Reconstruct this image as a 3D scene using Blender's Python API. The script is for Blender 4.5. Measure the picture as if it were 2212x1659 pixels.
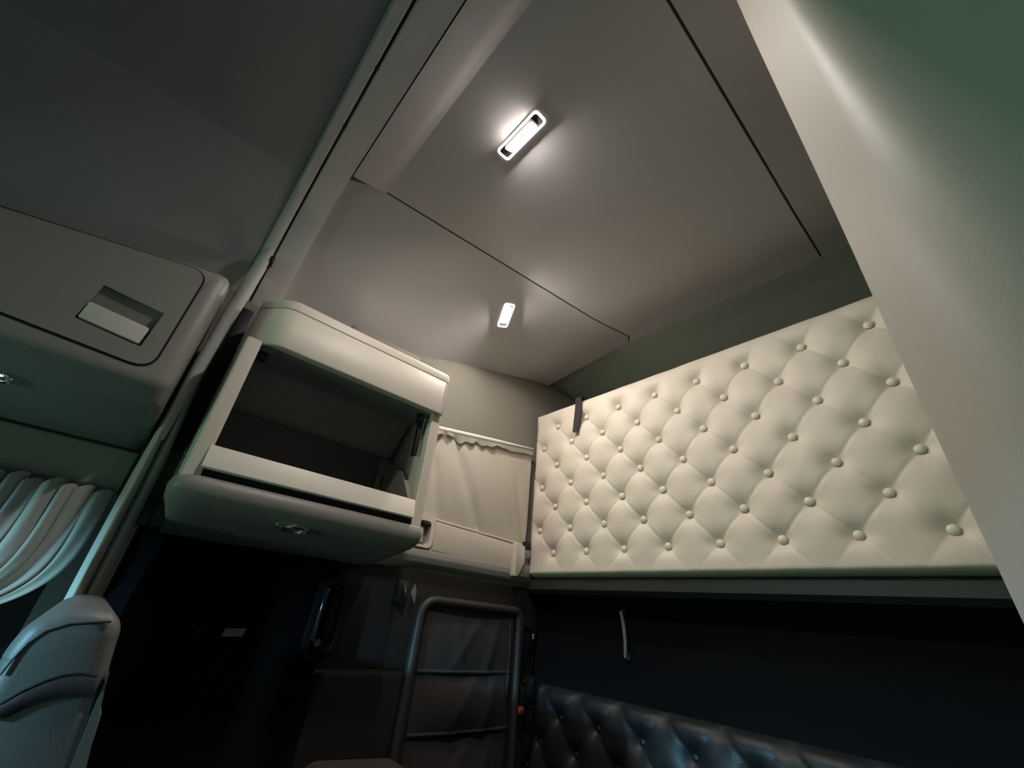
import bpy, bmesh, math, random
from mathutils import Vector, Matrix
random.seed(4)

# ------------------------------------------------------------------ clear
for o in list(bpy.data.objects):
    bpy.data.objects.remove(o)
scene = bpy.context.scene
COL = scene.collection

# ------------------------------------------------------------------ camera
# World: +x = towards the rear of the cab, +y = towards the passenger side wall, z up.
# Heights in this script are given relative to the camera; Z0 is the camera height above the floor.
Z0 = 1.4
F_PX = 904.28
RX = Vector((0.73469976, -0.67268214, 0.08783505))      # image right, in world axes
RY = Vector((0.3904953, 0.31347279, -0.86559126))       # image down
RZ = Vector((0.55473388, 0.67024887, 0.4929876))        # viewing direction
cam_d = bpy.data.cameras.new('camera')
cam_d.sensor_width = 36.0
cam_d.lens = F_PX / 2212 * 36.0
cam_d.clip_start = 0.01
cam = bpy.data.objects.new('camera', cam_d)
COL.objects.link(cam)
m = Matrix.Identity(4)
for i in range(3):
    m[i][0] = RX[i]; m[i][1] = -RY[i]; m[i][2] = -RZ[i]
m[2][3] = Z0
cam.matrix_world = m
scene.camera = cam

# ------------------------------------------------------------------ world, added lights beyond the windshield, exposure
w = bpy.data.worlds.new('night'); scene.world = w; w.use_nodes = True
bg = w.node_tree.nodes['Background']
bg.inputs[0].default_value = (0.35, 0.75, 0.85, 1); bg.inputs[1].default_value = 0.02

def area_light(name, loc, target, size, power, col):
    d = bpy.data.lights.new(name, 'AREA'); d.energy = power; d.size = size; d.color = col
    o = bpy.data.objects.new(name, d); COL.objects.link(o)
    o.location = (loc[0], loc[1], loc[2] + Z0)
    v = Vector(target) - Vector(loc)
    o.rotation_euler = v.to_track_quat('-Z', 'Y').to_euler()
    return o
area_light('green_fill_light', (-3.6, 0.45, -0.30), (0, 0.7, 0.5), 0.6, 31, (0.56, 1.0, 0.70))  # unseen green light added for the tint coming in from the front
area_light('blue_fill_light', (-3.2, 0.0, 0.50), (0, 0.6, -0.2), 0.14, 210, (0.34, 0.74, 1.0))  # unseen blue light added to tint the low surfaces

vs = scene.view_settings
vs.view_transform = 'Standard'; vs.look = 'None'; vs.gamma = 1.0
vs.use_curve_mapping = False
vs.exposure = 0.0
LAMP_1 = 850.0
LAMP_2 = 1150.0

# ------------------------------------------------------------------ helpers
def on(px, py, ax, val):
    """point of the line of sight through pixel (px, py) of the 2212x1659 frame on a plane of the cab"""
    r = RX * ((px - 1106) / F_PX) + RY * ((py - 829.5) / F_PX) + RZ
    return r * (val / r['xyz'.index(ax)])

ORG = {}
def empty(name, loc, label=None, cat=None, group=None, kind=None):
    o = bpy.data.objects.new(name, None); COL.objects.link(o)
    o.empty_display_size = 0.05
    o.location = (loc[0], loc[1], loc[2] + Z0)
    ORG[o.name] = Vector(loc)
    return tag(o, label, cat, group, kind)

def tag(o, label=None, cat=None, group=None, kind=None):
    if label: o['label'] = label
    if cat: o['category'] = cat
    if group: o['group'] = group
    if kind: o['kind'] = kind
    return o

def link(name, me, mat, parent=None, org=None, smooth=40):
    """me holds coordinates relative to the camera height; the object's origin is org or the parent's origin"""
    o = bpy.data.objects.new(name, me); COL.objects.link(o)
    if mat is not None and not me.materials: me.materials.append(mat)
    if parent is not None:
        O = ORG[parent.name]
        o.parent = parent
        if org is None: org = O
        o.location = Vector(org) - O
    else:
        if org is None: org = Vector((0, 0, 0))
        o.location = Vector(org) + Vector((0, 0, Z0))
    org = Vector(org)
    ORG[o.name] = org
    if not me.get('placed'):
        me.transform(Matrix.Translation(-org)); me['placed'] = 1
        if smooth:
            for p in me.polygons: p.use_smooth = True
            try: me.set_sharp_from_angle(angle=math.radians(smooth))
            except Exception: pass
    return o

def me_from(verts, faces, name='m'):
    me = bpy.data.meshes.new(name); me.from_pydata([tuple(v) for v in verts], [], faces); me.update(); return me

def bm_mesh(bm, name='m'):
    bmesh.ops.recalc_face_normals(bm, faces=bm.faces)
    me = bpy.data.meshes.new(name); bm.to_mesh(me); bm.free(); return me

def add_box(bm, lo, hi, bev=0.0, seg=2):
    vs_ = [bm.verts.new((x, y, z)) for x in (lo[0], hi[0]) for y in (lo[1], hi[1]) for z in (lo[2], hi[2])]
    q = [(0,1,3,2),(4,6,7,5),(0,4,5,1),(2,3,7,6),(0,2,6,4),(1,5,7,3)]
    fs = [bm.faces.new([vs_[i] for i in f]) for f in q]
    if bev > 0:
        es = list({e for f in fs for e in f.edges})
        bmesh.ops.bevel(bm, geom=es, offset=bev, segments=seg, profile=0.5, affect='EDGES', clamp_overlap=True)

def box(name, lo, hi, mat, parent=None, bev=0.0, seg=2, org=None):
    bm = bmesh.new(); add_box(bm, lo, hi, bev, seg)
    return link(name, bm_mesh(bm, name), mat, parent, org)

def prism_bm(bm, pts, axis, a, b, bev=0.0, seg=2):
    """outline pts (2-D) extruded along axis from a to b"""
    def mk(p, t):
        if axis == 'x': return (t, p[0], p[1])
        if axis == 'y': return (p[0], t, p[1])
        return (p[0], p[1], t)
    A = [bm.verts.new(mk(p, a)) for p in pts]; B = [bm.verts.new(mk(p, b)) for p in pts]
    n = len(pts)
    fa = bm.faces.new(A); fb = bm.faces.new(B[::-1])
    for i in range(n): bm.faces.new([A[i], B[i], B[(i+1) % n], A[(i+1) % n]])
    if bev > 0:
        es = list(fa.edges) + list(fb.edges)
        bmesh.ops.bevel(bm, geom=es, offset=bev, segments=seg, profile=0.5, affect='EDGES', clamp_overlap=True)

def prism(name, pts, axis, a, b, mat, parent=None, bev=0.0, seg=2, org=None, smooth=40):
    bm = bmesh.new(); prism_bm(bm, pts, axis, a, b, bev, seg)
    return link(name, bm_mesh(bm, name), mat, parent, org, smooth)

def round_poly(pts, r, seg=6):
    """round the corners of a polygon; r a number or list"""
    out = []; n = len(pts)
    for i in range(n):
        p0, p1, p2 = (Vector(pts[(i-1) % n]), Vector(pts[i]), Vector(pts[(i+1) % n]))
        rr = r[i] if isinstance(r, (list, tuple)) else r
        if rr <= 0: out.append(tuple(p1)); continue
        a = (p0 - p1).normalized(); b = (p2 - p1).normalized()
        ang = a.angle(b); t = min(rr / math.tan(ang / 2), (p0-p1).length*.49, (p2-p1).length*.49)
        s, e = p1 + a * t, p1 + b * t
        for k in range(seg + 1):
            u = k / seg
            out.append(tuple((1-u)**2 * s + 2*u*(1-u) * p1 + u*u * e))
    return out

def rrect(x0, x1, z0, z1, r, seg=6):
    return round_poly([(x0, z0), (x1, z0), (x1, z1), (x0, z1)], r, seg)

def ring_bm(bm, outer, inner, axis, a, b):
    """frame between two outlines of equal count, extruded"""
    def mk(p, t):
        if axis == 'x': return (t, p[0], p[1])
        if axis == 'y': return (p[0], t, p[1])
        return (p[0], p[1], t)
    n = len(outer)
    L = [[bm.verts.new(mk(p, t)) for p in o] for o, t in ((outer, a), (outer, b), (inner, b), (inner, a))]
    for k in range(4):
        P, Q = L[k], L[(k+1) % 4]
        for i in range(n): bm.faces.new([P[i], P[(i+1) % n], Q[(i+1) % n], Q[i]])

def tube_bm(bm, path, r, n=10, closed=False, cap=True):
    path = [Vector(p) for p in path]; m_ = len(path); rings = []
    rs = r if isinstance(r, (list, tuple)) else [r] * m_
    up = None
    for i, p in enumerate(path):
        if closed: d = path[(i+1) % m_] - path[(i-1) % m_]
        else: d = path[min(i+1, m_-1)] - path[max(i-1, 0)]
        d.normalize()
        if up is None:
            up = Vector((0, 0, 1)) if abs(d.z) < .9 else Vector((1, 0, 0))
        s = d.cross(up).normalized(); up = s.cross(d).normalized()
        rings.append([bm.verts.new(p + (s*math.cos(2*math.pi*k/n) + up*math.sin(2*math.pi*k/n))*rs[i]) for k in range(n)])
    for i in range(m_ if closed else m_-1):
        A, B = rings[i], rings[(i+1) % m_]
        for k in range(n): bm.faces.new([A[k], A[(k+1) % n], B[(k+1) % n], B[k]])
    if cap and not closed:
        bm.faces.new(rings[0][::-1]); bm.faces.new(rings[-1])

def tube(name, path, r, mat, parent=None, n=10, closed=False, org=None):
    bm = bmesh.new(); tube_bm(bm, path, r, n, closed)
    return link(name, bm_mesh(bm, name), mat, parent, org)

def grid(name, fn, nu, nv, mat, parent=None, thick=None, org=None, smooth=60):
    """surface fn(u, v); thick = vector for the back side"""
    V = [Vector(fn(i/nu, j/nv)) for j in range(nv+1) for i in range(nu+1)]
    Fc = [(j*(nu+1)+i, j*(nu+1)+i+1, (j+1)*(nu+1)+i+1, (j+1)*(nu+1)+i) for j in range(nv) for i in range(nu)]
    if thick is not None:
        t = Vector(thick); n0 = len(V)
        V += [v + t for v in V[:n0]]
        Fc += [tuple(k + n0 for k in f[::-1]) for f in Fc[:]]
        rim = [i for i in range(nu)] + [j*(nu+1)+nu for j in range(nv)] + [nv*(nu+1)+i for i in range(nu, 0, -1)] + [j*(nu+1) for j in range(nv, 0, -1)]
        for a, b in zip(rim, rim[1:] + rim[:1]): Fc.append((b, a, a+n0, b+n0))
    me = me_from(V, Fc, name)
    bm = bmesh.new(); bm.from_mesh(me); bpy.data.meshes.remove(me)
    return link(name, bm_mesh(bm, name), mat, parent, org, smooth)

def blob_mesh(name, rx, ry, rz, nu=10, nv=6):
    bm = bmesh.new(); bmesh.ops.create_uvsphere(bm, u_segments=nu, v_segments=nv, radius=1.0)
    bmesh.ops.scale(bm, vec=(rx, ry, rz), verts=bm.verts)
    me = bm_mesh(bm, name); me['placed'] = 1
    for p in me.polygons: p.use_smooth = True
    return me

def sstep(a, b, x):
    t = max(0.0, min(1.0, (x - a) / (b - a))); return t*t*(3-2*t)

# ------------------------------------------------------------------ materials
def mat(name, col, rough=0.6, bump=0.0, scale=200.0, var=0.08, vscale=6.0, metal=0.0, spec=0.4, stretch=None, dist=0.002, sheen=0.0):
    M = bpy.data.materials.new(name); M.use_nodes = True
    nt = M.node_tree; N = nt.nodes; L = nt.links
    b = N['Principled BSDF']
    b.inputs['Roughness'].default_value = rough; b.inputs['Metallic'].default_value = metal
    b.inputs['Specular IOR Level'].default_value = spec
    if sheen: b.inputs['Sheen Weight'].default_value = sheen
    tc = N.new('ShaderNodeTexCoord')
    src = tc.outputs['Object']
    if stretch:
        mp = N.new('ShaderNodeMapping'); mp.inputs['Scale'].default_value = stretch
        L.new(src, mp.inputs[0]); src = mp.outputs[0]
    nz = N.new('ShaderNodeTexNoise'); nz.inputs['Scale'].default_value = vscale; nz.inputs['Detail'].default_value = 4
    L.new(src, nz.inputs['Vector'])
    mx = N.new('ShaderNodeMix'); mx.data_type = 'RGBA'
    mx.inputs[6].default_value = (*[c*(1-var) for c in col], 1); mx.inputs[7].default_value = (*[min(1, c*(1+var)) for c in col], 1)
    L.new(nz.outputs['Fac'], mx.inputs[0]); L.new(mx.outputs[2], b.inputs['Base Color'])
    if bump:
        n2 = N.new('ShaderNodeTexNoise'); n2.inputs['Scale'].default_value = scale; n2.inputs['Detail'].default_value = 3
        L.new(src, n2.inputs['Vector'])
        bp = N.new('ShaderNodeBump'); bp.inputs['Strength'].default_value = bump; bp.inputs['Distance'].default_value = dist
        L.new(n2.outputs['Fac'], bp.inputs['Height']); L.new(bp.outputs['Normal'], b.inputs['Normal'])
    return M

def leather(name, col, rough=0.5, bump=0.25, scale=260.0, var=0.05, spec=0.4):
    M = mat(name, col, rough, 0, var=var, spec=spec)
    nt = M.node_tree; N = nt.nodes; L = nt.links; b = N['Principled BSDF']
    tc = [n for n in N if n.type == 'TEX_COORD'][0]
    vo = N.new('ShaderNodeTexVoronoi'); vo.inputs['Scale'].default_value = scale
    L.new(tc.outputs['Object'], vo.inputs['Vector'])
    bp = N.new('ShaderNodeBump'); bp.inputs['Strength'].default_value = bump; bp.inputs['Distance'].default_value = 0.001
    L.new(vo.outputs['Distance'], bp.inputs['Height']); L.new(bp.outputs['Normal'], b.inputs['Normal'])
    return M

def emit(name, col, strength):
    M = bpy.data.materials.new(name); M.use_nodes = True
    b = M.node_tree.nodes['Principled BSDF']
    b.inputs['Base Color'].default_value = (.8, .8, .8, 1)
    b.inputs['Emission Color'].default_value = (*col, 1); b.inputs['Emission Strength'].default_value = strength
    return M

def glassy(name, tint, fac):
    M = bpy.data.materials.new(name); M.use_nodes = True
    nt = M.node_tree; N = nt.nodes; L = nt.links
    N.remove(N['Principled BSDF']); out = N['Material Output']
    t = N.new('ShaderNodeBsdfTransparent'); t.inputs[0].default_value = (*tint, 1)
    g = N.new('ShaderNodeBsdfGlossy'); g.inputs['Roughness'].default_value = 0.03
    mx = N.new('ShaderNodeMixShader'); mx.inputs[0].default_value = fac
    L.new(t.outputs[0], mx.inputs[1]); L.new(g.outputs[0], mx.inputs[2]); L.new(mx.outputs[0], out.inputs[0])
    return M

M_CREAM = leather('cream_leather', (0.66, 0.575, 0.485), 0.5, 0.2, 420)
M_BUTTON = leather('cream_leather_button', (0.70, 0.63, 0.53), 0.42, 0.1, 400)
M_PLAST = mat('greige_plastic', (0.63, 0.565, 0.48), 0.45, 0.08, 700, 0.03, dist=0.0008)
M_PLAST_D = mat('grey_plastic', (0.25, 0.24, 0.215), 0.45, 0.08, 700, 0.04, dist=0.0008)
M_INNER = mat('shaded_liner_plastic', (0.055, 0.056, 0.062), 0.5, 0.05, 500, 0.05)  # cabinet interior's shade put into the colour of the shell plastic
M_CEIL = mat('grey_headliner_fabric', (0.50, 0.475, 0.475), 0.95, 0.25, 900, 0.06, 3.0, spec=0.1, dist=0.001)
M_CEILF = mat('shaded_headliner_fabric', (0.36, 0.34, 0.35), 0.95, 0.25, 900, 0.06, 3.0, spec=0.1, dist=0.001)  # same grey headliner, darkened for the dimmer light at the front
M_WALL = mat('greige_wall_lining', (0.215, 0.2, 0.165), 0.9, 0.2, 700, 0.05, 4.0, spec=0.15, dist=0.001)
M_REAR = mat('shaded_rear_lining', (0.30, 0.305, 0.26), 0.9, 0.2, 700, 0.06, 4.0, spec=0.15, dist=0.001)  # shade and green light of the rear soffit put into this colour
M_BLACK = mat('black_plastic', (0.012, 0.012, 0.013), 0.45, 0.05, 500, 0.2)
M_GAP = mat('dark_gap', (0.01, 0.01, 0.01), 0.9, 0, var=0.0)
M_LOW = mat('charcoal_wall_lining', (0.022, 0.0195, 0.019), 0.8, 0.3, 500, 0.15, 8, spec=0.2)
M_LOWB = mat('black_wall_lining', (0.0035, 0.0035, 0.0042), 0.85, 0.2, 500, 0.15, 8, spec=0.08)
M_DLEATHER = leather('dark_leather', (0.010, 0.0098, 0.0100), 0.5, 0.3, 220, 0.1)
M_TRACK = mat('warm_grey_track_plastic', (0.62, 0.60, 0.595), 0.65, 0.05, 700, 0.04, spec=0.25)
M_RAIL = mat('charcoal_rail_plastic', (0.026, 0.027, 0.027), 0.42, 0.1, 600, 0.05)
M_CURT = mat('grey_curtain_fabric', (0.40, 0.405, 0.37), 0.9, 0.4, 1200, 0.06, 10, spec=0.1, dist=0.001, sheen=0.1)
M_DCURT = mat('taupe_curtain_fabric', (0.36, 0.34, 0.30), 0.9, 0.4, 1200, 0.06, 10, spec=0.1, dist=0.001, sheen=0.1)
M_WCURT = mat('beige_window_fabric', (0.52, 0.475, 0.40), 0.9, 0.4, 1100, 0.05, 10, spec=0.1, dist=0.001)
M_WHITE = mat('white_plastic', (0.78, 0.75, 0.70), 0.4, 0, var=0.02)
M_SILVER = mat('silver_beige_plastic', (0.62, 0.585, 0.53), 0.35, 0.03, 900, 0.03)
M_CHROME = mat('chrome', (0.8, 0.8, 0.8), 0.12, 0, var=0.02, metal=1.0)
M_STRAP = mat('black_brown_webbing', (0.035, 0.027, 0.027), 0.7, 0.6, 900, 0.1, stretch=(1, 1, 3))
M_SEAT = leather('grey_seat_leather', (0.115, 0.112, 0.106), 0.45, 0.12, 900, 0.06)
M_SEATB = leather('dark_brown_seat_leather', (0.035, 0.028, 0.028), 0.42, 0.12, 900, 0.1)
M_PILLAR = leather('greige_pillar_leather', (0.46, 0.42, 0.365), 0.52, 0.05, 900, 0.04, 0.35)
M_RED = mat('red_plastic', (0.55, 0.07, 0.06), 0.5, 0, var=0.05)
M_TAG = mat('pale_label', (0.22, 0.20, 0.18), 0.5, 0, var=0.03)
M_FLOOR = mat('black_floor_mat', (0.015, 0.015, 0.015), 0.8, 0.6, 300, 0.2)
M_GLASS = glassy('window_glass', (0.93, 0.96, 0.96), 0.06)
M_NIGHT = mat('night_dark_glass', (0.006, 0.007, 0.009), 0.08, 0, var=0.0)  # night behind the panes put into an opaque dark colour
M_LENS1 = emit('lit_lamp_lens', (1.0, 0.93, 0.87), LAMP_1)
M_LENS2 = emit('lit_small_lamp_lens', (1.0, 0.92, 0.84), LAMP_2)
M_LAMPRING = emit('lamp_ring_glow', (1.0, 0.85, 0.82), 1.2)  # emission stands in for lamp light caught by the rings

# ------------------------------------------------------------------ shell of the cab
YW = 1.32            # passenger side wall
XR = 1.335           # lower rear bulkhead and end of the headliner panels
XW = 1.58            # rear wall behind the folded panel
ZC = 1.092           # headliner
YD = -0.95           # driver side wall
XF = -1.75           # front
floor = tag(box('floor', (XF, YD-.05, -Z0-.05), (XW+.06, YW+.06, -Z0), M_FLOOR), kind='structure')
wall_side = tag(box('wall_side', (XF, YW, -Z0), (XW+.06, YW+.06, 1.16), M_WALL), kind='structure')
wall_rear = tag(box('wall_rear', (XW, YD, -Z0), (XW+.06, YW, 1.16), M_REAR), kind='structure')
wall_driver = tag(box('wall_driver', (XF, YD-.06, -Z0), (XW+.06, YD, 1.16), M_WALL), kind='structure')
bm = bmesh.new()
add_box(bm, (XF-.06, YD-.06, -Z0), (XF, YW+.06, -0.42))
add_box(bm, (XF-.06, YD-.06, 0.31), (XF, YW+.06, 1.16))  # lower edge of this part set low to cut off the blue light
add_box(bm, (XF-.06, YD-.06, -0.42), (XF, YD+.08, 0.31))
add_box(bm, (XF-.06, YW-.08, -0.42), (XF, YW+.06, 0.31))
wall_front = tag(link('wall_front', bm_mesh(bm), M_RAIL), kind='structure')
window_1 = tag(box('window_1', (XF-.035, YD+.08, -0.42), (XF-.028, YW-.08, 0.31), M_GLASS), kind='structure')

ceiling = tag(box('ceiling', (XF-.06, YD-.06, 1.16), (XW+.06, YW+.06, 1.2), M_GAP), kind='structure')
# seams measured on the headliner: passenger side seam runs (0.17, 0.922) -> (1.30, 0.806)
def seam_y(x): return 0.925 - (x - 0.17) * 0.1035
WZ = [(-2, .80), (.30, .80), (.45, .845), (.62, .887), (.81, .945), (1.19, 1.04), (1.335, 1.07), (3, 1.07)]
def wall_z(x):
    for (a, b), (c, d) in zip(WZ, WZ[1:]):
        if x <= c: return b + (d - b)*(x - a)/(c - a)
def drop(y): return 0.292 * max(0.0, (y - 0.95) / (YW - 0.95)) ** 1.5
G = 0.003
def rise(x): return 0.022*sstep(1.05, 1.335, x)
def slab(name, pts, z0, z1, mt, bev=0.003):
    return prism(name, pts, 'z', z0, z1, mt, ceiling, bev, 2)
cx1 = XR
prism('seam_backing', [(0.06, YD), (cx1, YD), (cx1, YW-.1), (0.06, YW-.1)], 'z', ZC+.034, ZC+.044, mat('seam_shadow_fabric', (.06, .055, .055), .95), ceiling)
def centre(u, v):
    x = 0.17 + (cx1 - 0.17)*u; y0 = 0.11 + G - .004*u; y1 = seam_y(min(x, 1.30)) - G + max(0, x-1.30)*.9
    e = 0.0
    return (x, y0 + (y1-y0)*v, ZC + rise(x) + e)
grid('centre_panel', centre, 60, 120, M_CEIL, ceiling, (0, 0, .012))
def driver(u, v):
    x = 0.17 + (cx1 - 0.17)*u; y1 = 0.11 - G - .004*u
    return (x, YD + (y1-YD)*v, ZC + rise(x) + 0.055*(1-v))
grid('driver_side_panel', driver, 60, 120, M_CEIL, ceiling, (0, 0, .012))
M_SEAM = mat('seam_shade_dark', (.035, .032, .032), .9)  # dark fill added so the seam gaps read as shaded
def seam_a(u, v):
    x = .17 + (1.30 - .17)*u; return (x, seam_y(x) + (v-.5)*2*G, ZC + rise(x) + .0015)
grid('seam_shade_fill', seam_a, 40, 2, M_SEAM, ceiling, (0, 0, .004))
def seam_b(u, v):
    x = .17 + (cx1 - .17)*u; return (x, .11 - .004*u + (v-.5)*2*G, ZC + rise(x) + .0015)
grid('seam_shade_fill', seam_b, 40, 2, M_SEAM, ceiling, (0, 0, .004))
def side_panel(u, v):
    x = 0.075 + (XR - 0.075) * u
    y0 = seam_y(x) + G if x < 1.30 else seam_y(1.30) + G + (x-1.30)*0.9
    if x < 0.17: y0 = 0.925 + G + (0.17 - x) * 0.5
    y = y0 + (YW - y0) * v
    e = 0.0
    z = ZC + e + rise(x)*(1-v) - (ZC - wall_z(x)) * (v ** 1.5)
    return (x, y, z)
grid('side_panel', side_panel, 60, 40, M_CEIL, ceiling, (0, 0, 0.03))
# strip between the curtain track and the soft ridge
sp = [(0.0985, 1.0675), (0.12, 1.0715), (0.14, 1.0765), (0.155, 1.0795), (0.166, 1.0825), (0.176, 1.0865), (0.186, 1.0905), (0.20, 1.0925), (0.20, 1.12), (0.0985, 1.12)]
prism('ridge_strip', sp, 'y', YD, 0.925, M_CEIL, ceiling, 0)
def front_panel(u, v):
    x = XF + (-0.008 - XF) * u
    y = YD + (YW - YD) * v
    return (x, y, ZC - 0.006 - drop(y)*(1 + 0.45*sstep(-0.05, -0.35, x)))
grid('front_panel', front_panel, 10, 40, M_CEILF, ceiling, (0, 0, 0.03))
# recessed soffit behind the headliner panels
def soffit(u, v):
    y = YD + (YW - YD) * v; x = XR - .01 + (XW - XR + .01) * u
    return (x, y, ZC + 0.023 - 0.045*u)
grid('soffit', soffit, 12, 30, M_REAR, ceiling, (0, 0, 0.03))

# ------------------------------------------------------------------ curtain track on the ceiling
tr = empty('curtain_track', (0.04, 0.2, 1.05), 'long pale ceiling curtain track with screws dividing cab and sleeper', 'track')
def sweep_y(name, prof, mt):
    def f(u, v):
        k = v*len(prof); i = int(k) % len(prof)
        y = YD + (YW - YD)*u
        return (prof[i][0], y, prof[i][1] - drop(y))
    return grid(name, f, 60, len(prof), mt, tr, None, None, 40)
sweep_y('front_rail', [(-0.012, 1.095), (-0.012, 1.074), (-0.006, 1.068), (0.016, 1.068), (0.019, 1.071), (0.019, 1.095)], M_TRACK)
sweep_y('groove', [(0.017, 1.1), (0.017, 1.076), (0.027, 1.076), (0.027, 1.1)], M_BLACK)
sweep_y('flat_board', [(0.025, 1.1), (0.025, 1.070), (0.028, 1.067), (0.091, 1.0685), (0.0955, 1.069), (0.0955, 1.1)], M_TRACK)
scr = blob_mesh('screw', 0.0048, 0.0048, 0.003)
for px, py in ((820, 150), (746, 273), (650, 440)):
    p = on(px, py, 'z', 1.071); link('screw', scr, M_BLACK, tr, (0.022, p.y, 1.0695))

# ------------------------------------------------------------------ ceiling lamps
def ceiling_lamp(name, label, c, ax_long, ax_short, nrm, L, W, lens, wedge=False):
    """c centre on the headliner, nrm points into the room"""
    c, a, b, n = Vector(c), Vector(ax_long).normalized(), Vector(ax_short).normalized(), Vector(nrm).normalized()
    t = empty(name, c, label, 'lamp', 'ceiling reading lamps')
    def ring(l, w_, r, h, seg=5):
        return [c + a*p[0] + b*p[1] + n*h for p in rrect(-l/2, l/2, -w_/2, w_/2, r, seg)]
    def loft(nm, rings, mt, cap):
        bm = bmesh.new(); R_ = [[bm.verts.new(v) for v in r] for r in rings]
        for P, Q in zip(R_, R_[1:]):
            for i in range(len(P)): bm.faces.new([P[i], P[(i+1) % len(P)], Q[(i+1) % len(P)], Q[i]])
        if cap: bm.faces.new(R_[-1]); bm.faces.new(R_[0][::-1])
        return link(nm, bm_mesh(bm, nm), mt, t)
    loft('frame', [ring(L, W, .012, -.004), ring(L, W, .012, .003), ring(L-.006, W-.006, .010, .005), ring(L-.012, W-.012, .008, .0035), ring(L-.012, W-.012, .008, -.004)], M_LAMPRING, False)
    loft('base_plate', [ring(L-.010, W-.010, .008, -.003), ring(L-.010, W-.010, .008, .001)], mat('lamp_base_grey', (.003, .003, .003), .7), True)
    l, w_ = (L*.66, W*.56) if wedge else (L*.60, W*.38)
    if not wedge:
        loft('lens', [ring(l, w_, .008, .0), ring(l, w_, .008, .004), ring(l-.006, w_-.005, .006, .0065)], lens, True)
    else:   # wedge added to steer the light: lens tilted towards the bunk, opaque housing behind
        def tilt(sc, up):
            out = []
            for q_ in rrect(-l/2*sc, l/2*sc, -w_/2*sc, w_/2*sc, .006, 5):
                out.append(c + a*q_[0] + b*q_[1] + n*(.0060 - q_[1]/w_*.0080 + up))
            return out
        loft('housing', [ring(l+.004, w_+.004, .008, .0), [v - n*.0005 for v in tilt(1.0, 0)]], M_WHITE, True)
        loft('lens', [tilt(.96, -.0004), tilt(.96, .0004), tilt(.85, .0012)], lens, True)
    return t
ceiling_lamp('ceiling_lamp', 'bright white lamp glaring in the middle of the grey headliner', (0.368, 0.51, ZC),
             (0.0, 1, 0), (1, 0, 0), (0, 0, -1), 0.150, 0.042, M_LENS1, True)
def surf_pt(x, y):
    v = (y - seam_y(x) - G) / (YW - seam_y(x) - G)
    return Vector((x, y, ZC - (ZC - wall_z(x)) * (max(v, 0) ** 1.5)))
def hit(px, py):
    r = on(px, py, 'z', 1.0)
    lo, hi = .5, 1.2
    for _ in range(40):
        md = (lo + hi) / 2; p = r * md
        if p.z < surf_pt(p.x, p.y).z: lo = md
        else: hi = md
    return r * lo
q = [hit(*p) for p in ((1075, 701), (1096, 702), (1111, 661), (1090, 659))]
cl = (q[0] + q[1] + q[2] + q[3]) / 4
al = (q[2] + q[3] - q[0] - q[1]); bl = (q[1] + q[2] - q[0] - q[3])
nl = al.cross(bl).normalized()
if nl.z > 0: nl = -nl
bl = nl.cross(al)
ceiling_lamp('ceiling_lamp', 'small white lamp on the sloping headliner above the curtained window', cl + nl*.001, al, bl, nl, 0.120, 0.044, M_LENS2)

# ------------------------------------------------------------------ tufted leather panels
def tuft_h(y, z, y0, z0, ay, az, D):
    u = (y - y0)/ay + (z - z0)/az; v = (y - y0)/ay - (z - z0)/az
    fu, fv = abs(math.sin(math.pi*u)), abs(math.sin(math.pi*v))
    bu, bv = math.floor(u), math.floor(v); dent = 1.0
    for a in (0, 1):
        for b in (0, 1):
            du, dv = u - bu - a, v - bv - b
            rr = math.hypot((du + dv)/2*ay, (du - dv)/2*az)
            dent *= 1 - math.exp(-(rr/0.025)**1.2)         # dent at every button
    crease = 1 - (1 - min(fu, fv)) ** 11.0                  # fine pleat between buttons
    puff = math.sqrt(fu*fv)
    return D * (0.79*dent + 0.13*crease*dent + 0.08*puff*dent)
PX = 1.25
tp = empty('tufted_folded_bunk', (1.3, 0.5, 0.16), 'large cream button-tufted leather panel on the upper rear wall', 'padded panel')  # upright panel taken for an upper bunk folded up
Y0, Y1, Z_0, Z_1 = -0.42, 1.302, 0.160, 0.862
def tuft_upper(u, v):
    y = Y0 + (Y1 - Y0) * u; z = Z_0 + (Z_1 - Z_0) * v
    D = 0.031
    h = tuft_h(y, z, 0.0595 , 0.2435, 0.1583, 0.1755, D)
    # below the lowest and above the highest buttons the dents fade into pleats
    fb = sstep(0.245, 0.175, z); ft = sstep(0.77, 0.84, z)
    k = max(fb, ft)
    uu = (y - 0.0595)/0.1583 + (z - 0.2435)/0.1755; vv = (y - 0.0595)/0.1583 - (z - 0.2435)/0.1755
    pl = D * (0.90 + 0.08 * min(abs(math.sin(math.pi*uu)), abs(math.sin(math.pi*vv))))
    h = h*(1-k) + pl*k
    h += 0.0012 * math.sin(y*37 + z*11) * math.sin(z*29 - y*13)
    e = min((y - Y0)/.03, (Y1 - y)/.03, (z - Z_0)/.016, (Z_1 - z)/.05, 1.0)
    e = max(e, 0)
    edge = math.sqrt(max(0, 1 - (1 - e)**2))
    return (PX + 0.030 - (0.012 + h) * edge, y, z)
grid('cushion', tuft_upper, 400, 170, M_CREAM, tp, None, None, 50)
box('backing_board', (PX+.028, Y0+.002, Z_0+.002), (XR, Y1-.002, Z_1-.004), M_CREAM, tp, 0.006)
bme = blob_mesh('button', 0.0070, 0.0116, 0.0112, 14, 10)
for j in range(4):
    for i in range(-1, 8):
        y = 0.0595 + 0.1583*i; link('button', bme, M_BUTTON, tp, (PX + 0.006, y, 0.2435 + 0.1755*j))
        if j < 3 and i < 8:
            y2 = y + 0.1583/2
            if y2 < 1.28: link('button', bme, M_BUTTON, tp, (PX + 0.006, y2, 0.2435 + 0.1755*(j+.5)))
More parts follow.
